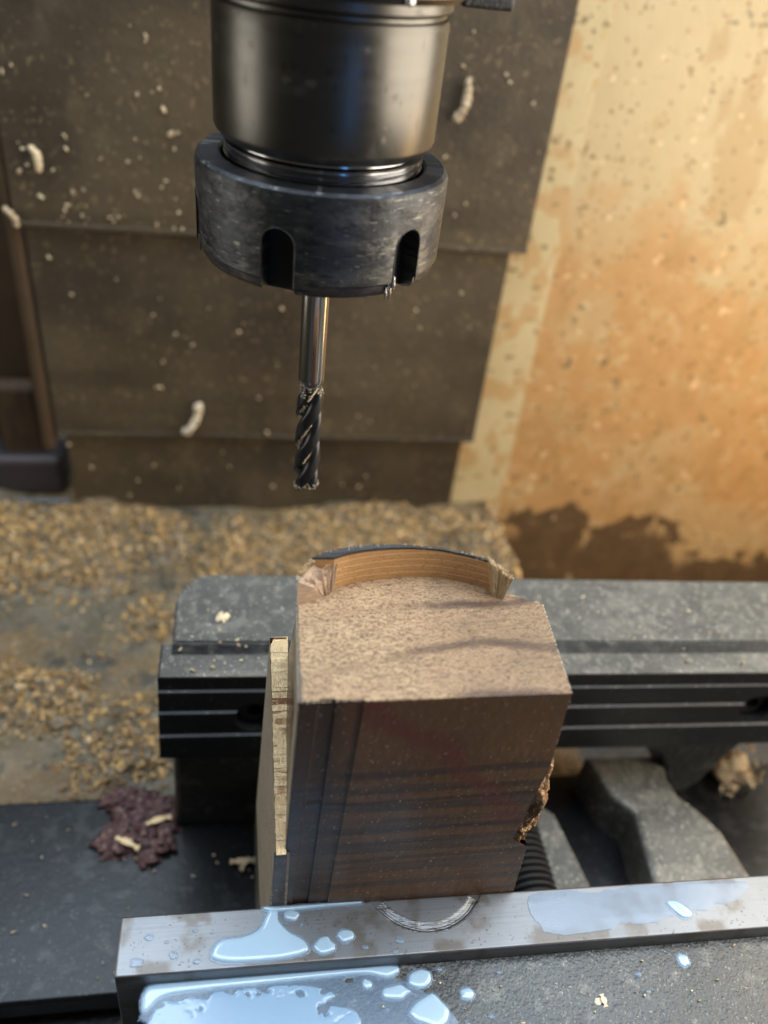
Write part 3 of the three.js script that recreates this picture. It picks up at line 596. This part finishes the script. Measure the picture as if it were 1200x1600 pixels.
{
  mesh('shank', toCreasedNormals(lathe([[2.1, 28.4], [2.75, 29.3], [2.98, 30.2], [3.0, 31], [3.0, 66]], 64), 0.6), M.shank, mill);
  const NT = 128, NY = 150, H = 29.4, pitch = 25, pos = [], idx = [];
  const prof = (f) => { f -= Math.floor(f); return f < 0.46 ? lerp(3.2, 2.95, f / 0.46) : f < 0.78 ? lerp(2.95, 1.7, sm(0.44, 0.78, f)) : f < 0.94 ? lerp(1.7, 2.5, sm(0.78, 0.95, f)) : lerp(2.49, 3.2, (f - 0.94) / 0.06); };
  for (let j = 0; j <= NY; j++) {
    const y = H * j / NY, k = sm(26.2, 29.2, y);
    for (let i = 0; i <= NT; i++) {
      const a = 2 * Math.PI * i / NT, f = 3 * (a / (2 * Math.PI) - y / pitch) + 0.3;
      const r = lerp(prof(-f), 2.35, k), yy = y + (1 - sm(0, 1.2, y)) * 0.7 * sm(3.0, 1.6, r);
      pos.push(r * Math.sin(a), yy, r * Math.cos(a));
    }
  }
  for (let j = 0; j < NY; j++) for (let i = 0; i < NT; i++) { const a = j * (NT + 1) + i, b = a + NT + 1; idx.push(a, a + 1, b, a + 1, b + 1, b); }
  const c = pos.length / 3; pos.push(0, 0.9, 0); for (let i = 0; i < NT; i++) idx.push(c, i + 1, i);
  const g = new THREE.BufferGeometry(); g.setAttribute('position', new THREE.Float32BufferAttribute(pos, 3)); g.setIndex(idx); g.computeVertexNormals();
  mesh('flutes', toCreasedNormals(g, 0.6), M.flute, mill);
  // fine dust packed into the gullets, thickest at the top, and a few crumbs on the tip
  const ds = [];
  for (let i = 0; i < 1500; i++) {
    const y = i < 1200 ? 29 - 24 * Math.pow(rnd(), 1.5) : i < 1360 ? rr(26.5, 29.8) : rr(0.2, 1.4), q = Math.floor(rr(0, 3));
    const f = i < 1200 ? -(0.86 + 0.09 * (rnd() + rnd() - 1)) : rnd();
    const a = ((f - 0.3) / 3 + q / 3 + y / pitch) * 2 * Math.PI;
    const ff = 3 * (a / (2 * Math.PI) - y / pitch) + 0.3, r = Math.max(lerp(prof(-ff), 2.35, sm(26.2, 29.2, y)), 0) + 0.02;
    if (i < 1200 && vn(y * 0.8, q * 7.3, 999, 999, 77) < 0.40) continue;
    ds.push(prep(new THREE.IcosahedronGeometry(rr(0.07, 0.2), 0).rotateX(rr(0, 3)).scale(1, rr(0.6, 1.6), 1).translate(r * Math.sin(a), y, r * Math.cos(a))));
  }
  tag(mesh('wood_dust', ds, M.dust, mill), null, null, null, 'stuff');
}

/* ---------- coolant on the front jaw ---------- */
function puddle(pts, h, rag = 0, sd = 0, grow = 0, coarse = 1) {   // a domed film of liquid inside a smoothed outline (x, z); its rim dips just under the steel
  const c = new THREE.CatmullRomCurve3(pts.map(p => new THREE.Vector3(p[0], 0, p[1])), true, 'catmullrom', 0.5).getPoints(Math.max(32, pts.length * 6)).slice(0, -1);
  const bx = new THREE.Box3().setFromPoints(c), W = bx.max.x - bx.min.x, D = bx.max.z - bx.min.z, cell = clamp(Math.min(W, D) / 24, 0.07, 0.2), x0 = bx.min.x - 0.5 - grow, z0 = bx.min.z - 0.5 - grow;
  const nx = Math.ceil((W + 1 + 2 * grow) / cell), nz = Math.ceil((D + 1 + 2 * grow) / cell), pos = [], idx = [], dd = [], w = rag ? 1.3 : Math.max(h * 2.6, 0.3);
  for (let j = 0; j <= nz; j++) for (let i = 0; i <= nx; i++) {
    const x = x0 + i * cell, z = z0 + j * cell; let d = 1e9, inside = false;
    for (let k = 0, l = c.length - 1; k < c.length; l = k++) {
      const a = c[l], b = c[k], ex = b.x - a.x, ez = b.z - a.z, t = clamp(((x - a.x) * ex + (z - a.z) * ez) / (ex * ex + ez * ez + 1e-12));
      d = Math.min(d, (x - a.x - t * ex) ** 2 + (z - a.z - t * ez) ** 2);
      if ((a.z > z) !== (b.z > z) && x < ex * (z - a.z) / ez + a.x) inside = !inside;
    }
    d = Math.sqrt(d) * (inside ? 1 : -1) + 0.25 * h * n3(x * 1.7 + sd, z * 1.7, 5, 61) + grow * (1 + 1.6 * n3(x * 0.6 + sd, z * 0.6, 9, 67));
    if (rag && d > -0.2) d = Math.min(d, d * 0.5 + rag * (fbm((x + 300) / 600, (z + 300) / 600, Math.round(260 * coarse), Math.round(400 * coarse), 63, 4) - 0.44));
    dd.push(d);
    pos.push(x, d > 0 ? 0.05 + h * Math.sqrt(1 - (1 - Math.min(d / w, 1)) ** 2) : Math.max(d * 1.2, -0.5), z);
  }
  for (let j = 0; j < nz; j++) for (let i = 0; i < nx; i++) {
    const a = j * (nx + 1) + i, b = a + 1, e = a + nx + 1, f = e + 1;
    if (Math.max(dd[a], dd[b], dd[e], dd[f]) > 0) idx.push(a, e, b, b, e, f);
  }
  const g = new THREE.BufferGeometry(); g.setAttribute('position', new THREE.Float32BufferAttribute(pos, 3)); g.setIndex(idx); g.computeVertexNormals();
  return prep(g);
}
function spill(name, pts, lyTop, h, mat, label, group, rag = 0, coarse = 1) {
  const cx = pts.reduce((a, p) => a + p[0], 0) / pts.length, cz = pts.reduce((a, p) => a + p[1], 0) / pts.length;
  const g = puddle(pts.map(p => [p[0] - cx, p[1] - cz]), h, rag, cx * 3 + cz, 0, coarse);
  const ly = lyTop, lx = (cx - VX + ly * Math.sin(FRONT)) / Math.cos(FRONT);
  const m = mesh(name, g, mat, scene, vf(lx, ly, cz)); m.rotation.z = FRONT;
  if (mat === M.coolant) { const t = mesh('thin_rim', puddle(pts.map(p => [p[0] - cx, p[1] - cz]), 0.07, 0, cx * 5, 0.45), M.coolantThin, m); t.position.y = 0.012 * U; }
  return tag(m, label, 'coolant', group);
}
const TOPJ = 81.0, LOWJ = 77.2;
spill('coolant_puddle', [[-21.6, 91.0], [-19.8, 88.8], [-15.5, 88.4], [-12, 87], [-10.6, 84.4], [-9.6, 82.9], [-8.2, 83.4], [-8, 85.6], [-6, 88], [-3, 90], [-2.3, 92.2], [-6, 93.2], [-11, 93.5], [-17, 93.4], [-21, 92.6]], TOPJ, 0.45, M.coolant, 'large milky coolant puddle with a pointed tongue on the front jaw plate');
spill('coolant_film', [[-11, 82.6], [-6, 82.55], [2, 82.55], [9, 82.6], [9, 83.1], [2, 83.3], [-4, 83.6], [-9.4, 83.6]], TOPJ, 0.4, M.coolant, 'thin coolant line along the foot of the wooden block');
const blob = (x, z, r, k = 1, s = 1) => { const o = []; for (let i = 0; i < 10; i++) { const a = i / 10 * 2 * Math.PI, q = r * (1 + 0.17 * (hash(i, s, 5) - 0.5) * 2); o.push([x + q * k * Math.cos(a), z + q * 0.8 * Math.sin(a)]); } return o; };
for (const [x, z, r, k, label] of [
  [-5.3, 84.6, 1.3, 1.3, 'ragged coolant drop on the jaw plate just right of the puddle tongue'],
  [1.2, 91.3, 2.0, 1.05, 'larger of two oval coolant drops right of the big puddle'],
  [5.6, 89.6, 1.55, 1.15, 'smaller of two oval coolant drops right of the big puddle'],
]) spill('coolant_drop', blob(x, z, r, k, Math.round(x * 7 + 90)), TOPJ, 0.34, M.coolant, label);
for (const [x, z, r] of [[-25, 86.5, 0.55], [-29, 91, 1.0], [-34, 87.2, 0.9], [-36, 92, 1.3], [-21.5, 87.2, 0.4], [-24.4, 92.6, 0.8], [-3.4, 86.8, 0.45], [-6.5, 86.3, 0.35], [9.4, 92.3, 0.7], [16.9, 91.3, 1.0], [15.6, 93.6, 0.6], [-30.5, 88.4, 0.5]])
  spill('coolant_droplet', blob(x, z, r, 1.1, Math.round(x * 11 + z * 3 + 900)), TOPJ, 0.25, M.coolantThin, 'small clear coolant droplet on the bare steel of the front jaw plate', 'small droplets on the front jaw plate');
spill('coolant_puddle', [[54, 83.2], [66, 83.1], [80, 83.1], [92, 83.2], [101, 84.2], [96, 88], [80, 91], [64, 92.5], [52, 93], [47.4, 92], [47, 84]], TOPJ, 0.16, M.coolantThin, 'thin film of coolant, blue reflection painted into it, on the jaw plate right of the round scar', null, 2.2, 0.35);  // coolant film tinted to stand for the blue reflection on the steel
spill('coolant_drop', [[79, 87.2], [82, 87.6], [84, 90.4], [81.5, 91.2], [79.5, 89]], TOPJ, 0.4, M.coolant, 'pale slanting coolant smear on the right of the jaw plate');
spill('coolant_puddle', [[-33, 94.75], [-26, 94.65], [-12, 94.65], [2, 94.65], [9, 94.65], [15.5, 94.75], [16.6, 95.8], [14, 97], [9, 95.9], [0, 96], [-12, 96.3], [-24, 96.6], [-31, 97.2], [-34, 99.5], [-34.6, 98], [-34.4, 96]], LOWJ, 0.4, M.coolant, 'smooth milky bead of coolant lying along the front foot of the jaw plate');
spill('coolant_puddle', [[-30, 97.6], [-20, 97.0], [-8, 96.8], [-1, 97.6], [3, 99.5], [1, 101], [7, 103], [6, 108], [-8, 111], [-20, 111], [-34, 111], [-35, 106], [-33, 101]], LOWJ, 0.28, M.coolantPool, 'broad blotchy milky blue coolant pool on the cast body in front of the jaw plate', null, 6);
spill('coolant_film', [[-33, 95.0], [-20, 94.8], [0, 94.8], [12, 95.2], [17, 97], [22, 101], [27, 106], [24, 112], [-8, 112], [-34, 112], [-36, 106], [-34.5, 99]], LOWJ - 0.02, 0.12, M.coolantThin, 'thin bluish coolant film around the milky pool on the cast body', null, 4, 0.6);
for (const [x, z, r, k, label] of [
  [20.5, 97.6, 2.1, 1.2, 'round milky drop with a sharp rim on the cast body beyond the pool'],
  [9.6, 97.9, 1.2, 0.8, 'short upright coolant drop beside the end of the milky pool'],
  [15.5, 100.0, 1.7, 1.6, 'faint flat coolant patch between the milky pool and the round drop'],
  [21.5, 104.0, 3.6, 1.1, 'ragged coolant splash low on the cast body below the round drop'],
  [30.0, 101.4, 1.35, 1.05, 'small blue drop on the cast body left of the tan chip'],
  [79.5, 98.4, 1.6, 0.8, 'clear drop farthest to the right on the cast body'],
]) spill('coolant_drop', blob(x, z, r, k, Math.round(x * 5 + 40)), LOWJ, 0.36, M.coolant, label);
for (const [x, z, r] of [[11.8, 97.2, 0.6], [25, 96.2, 0.7], [37.5, 97.7, 0.6], [68, 100.5, 0.8], [69, 104, 0.6], [34, 106, 0.7], [13, 103.2, 0.6], [29, 107, 0.6]])
  spill('coolant_droplet', blob(x, z, r, 1.1, Math.round(x * 11 + z)), LOWJ, 0.35, M.coolantThin, 'small coolant droplet on the rough cast body of the front jaw', 'small droplets on the cast body');

/* ---------- loose pieces ---------- */
{
  const t = thing('chip_clump', [-50, -131, 10], 'wine red clump of matted shavings on the edge of the base plate', 'clump');
  const ms = []; for (let i = 0; i < 22; i++) ms.push(prep(lump(rr(3.2, 6), rr(2, 3.6), rr(3.2, 6), 1.2, 3.2, 700 + i, 4).translate(rr(-8, 12), rr(-0.8, 1.8), rr(-9, 13))));
  mesh('matted_mass', ms.map(g => boxUV(g, 20)), M.red, t);
  for (const [x, y, z, a] of [[7, 4.6, 2, 0.3], [-2, 4.2, 9, -0.5]]) mesh('shaving', shaving(9, 2.2, 0.9, 0.4).rotateY(a).translate(x, y, z), M.bark, t);
}
function chip(name, g, mat, at, rot, label, group) { const m = mesh(name, g, mat, scene, at); m.rotation.set(...rot); return tag(m, label, 'wood chip', group); }
const twist = (len, w, n, s) => { const gs = []; for (let i = 0; i < n; i++) { const t = i / (n - 1) - 0.5; gs.push(prep(lump(w * rr(0.8, 1.2), len / n * 0.95, w * rr(0.7, 1.1), 0.8, 2.4, s + i, 2).translate(w * 0.7 * Math.cos(t * 3.6), t * len, w * 0.3 * Math.sin(i)))); } return gs; };
chip('wood_chip', twist(15, 1.7, 8, 801), M.dust, [-39, -85, -168.5], [0, 0, -0.4], 'long pale curled shaving stuck low on the dark way cover');
chip('wood_chip', twist(7, 1.2, 5, 821), M.chip[2], [-92, 28, -166], [0, 0, 0.2], 'pale chip cluster high at the left of the way cover');
chip('wood_chip', twist(12, 1.5, 6, 841), M.paleChip, [66.5, 60, -166], [0, 0, -0.15], 'pale chip on the way cover right of the chuck, near a dark dent');
chip('wood_chip', twist(6, 1.1, 4, 861), M.paleChip, [-104, 6, -166], [0, 0, 0.5], 'tan chip on the left edge of the upper cover plate');
chip('wood_chip', [shaving(5, 1.6, 1.5), shaving(4, 1.3, 1.2).rotateY(1.4), shaving(3.6, 1.2, 1).rotateY(-0.8)], M.chip[2], [-21.5, -49.2, -3], [0.2, 0.5, 0], 'splintery tan chip on the rear jaw left of the block');
chip('wood_chip', shaving(3, 1.8, 0.6, 0.5), M.chip[0], [35.5, -55.4, 103], [0.1, 1.1, 0], 'small tan chip on the cast body among the blue drops');
chip('wood_chip', [shaving(3, 1.4, 1.2), shaving(2.6, 1.3, 1).rotateY(1.3).translate(1, 0.3, 0.4)], M.dust, [57.5, -55.6, 105], [0.1, 0.4, 0], 'white crumpled chip low on the cast body');
chip('wood_chip', [shaving(9, 2.0, 1.6, 0.3), shaving(6, 1.6, 2.2, 0.3).rotateY(0.9).translate(1, 0.6, 1)], M.paleChip, [-16, -127, 28], [0.5, 0, 0.2], 'pale shaving on the base plate beside the left side of the block');
// a rough pale offcut and brown shavings to the right behind the vise
{ const hp = [lump(7, 5, 6, 0.9, 2.4, 891, 4)]; for (let i = 0; i < 34; i++) hp.push(shaving(rr(3, 7), rr(1.4, 2.4), rr(0.8, 2.4)).rotateX(rr(-1, 1)).rotateY(rr(0, 6)).rotateZ(rr(-1, 1)).translate(rr(-9, 10), rr(-3, 7), rr(-8, 9)));
  chip('wood_chip', hp, M.paleChip, [165, -128, 4], [0, 0, 0.1], 'pale heap of shavings right of the vise foot'); }

// spatter of small chips: countable, so each is its own
{
  const vars = [lump(0.8, 0.95, 0.5, 0.9, 2.2, 901, 2), lump(0.55, 1.0, 0.45, 0.8, 2.2, 905, 2), lump(1.0, 0.7, 0.5, 1.0, 2.2, 909, 2), shaving(2.4, 1.0, 1.3).rotateZ(1.2)];
  const proto = vars.map((g, i) => { const m = new THREE.Mesh(prep(g).scale(U, U, U), i % 2 ? M.chip[2] : M.paleChip); m.name = 'wood_fleck'; m.castShadow = m.receiveShadow = true; return m; });
  let n = 0;
  const add = (x, y, z, s, label, group) => { const m = proto[n++ % 4].clone(); m.scale.setScalar(s); m.rotation.set(rr(-.3, .3), rr(-.4, .4), rr(0, 6)); put(m, scene, [x, y, z]); tag(m, label, 'wood chip', group); };
  const L1 = 'small pale wood fleck stuck to the upper plate of the way cover', L2 = 'small pale wood fleck stuck to the lower plates of the way cover';
  const G1 = 'wood flecks on the upper cover plate', G2 = 'wood flecks on the lower cover plates';
  for (let i = 0; i < 84; i++) { const left = rnd() < 0.72, x = left ? rr(-100, -40) : rr(40, 102), y = left ? 4 + 90 * Math.pow(rnd(), 1.5) : rr(4, 95); add(x, y, -168.4, rr(0.3, 1.0) * (rnd() < 0.12 ? 1.6 : 1), L1, G1); }
  for (let i = 0; i < 50; i++) add(rr(-98, 92), rr(-135, -2), -171.4, rr(0.35, 1.0), L2, G2);
  for (let i = 0; i < 34; i++) add(rr(114, 250), rr(-120, 100), -177.6, rr(0.4, 0.9), 'tiny chip stuck to the stained cream panel', 'chips on the cream panel');
  for (let i = 0; i < 60; i++) { const lx = rnd() < 0.3 ? rr(4, 33) : rr(82, 185), z = rr(-20, 17), w = vw(lx, 81.3, z); add(w[0], w[1], w[2], rr(0.25, 0.75), 'small wood fleck on top of the rear jaw', 'flecks on the rear jaw'); }
  for (let i = 0; i < 26; i++) { const lx = rr(40, 185), w = vf(lx, 77.4, rr(96, 108)); add(w[0], w[1], w[2], rr(0.2, 0.5), 'tiny wood fleck on the rough cast body of the front jaw', 'flecks on the front jaw body'); }
  for (let i = 0; i < 30; i++) add(rr(-90, -12), -130.8, rr(4, 60), rr(0.3, 0.8), 'tiny fleck on the dark base plate left of the block', 'flecks on the base plate');
}
renderer.render(scene, camera);
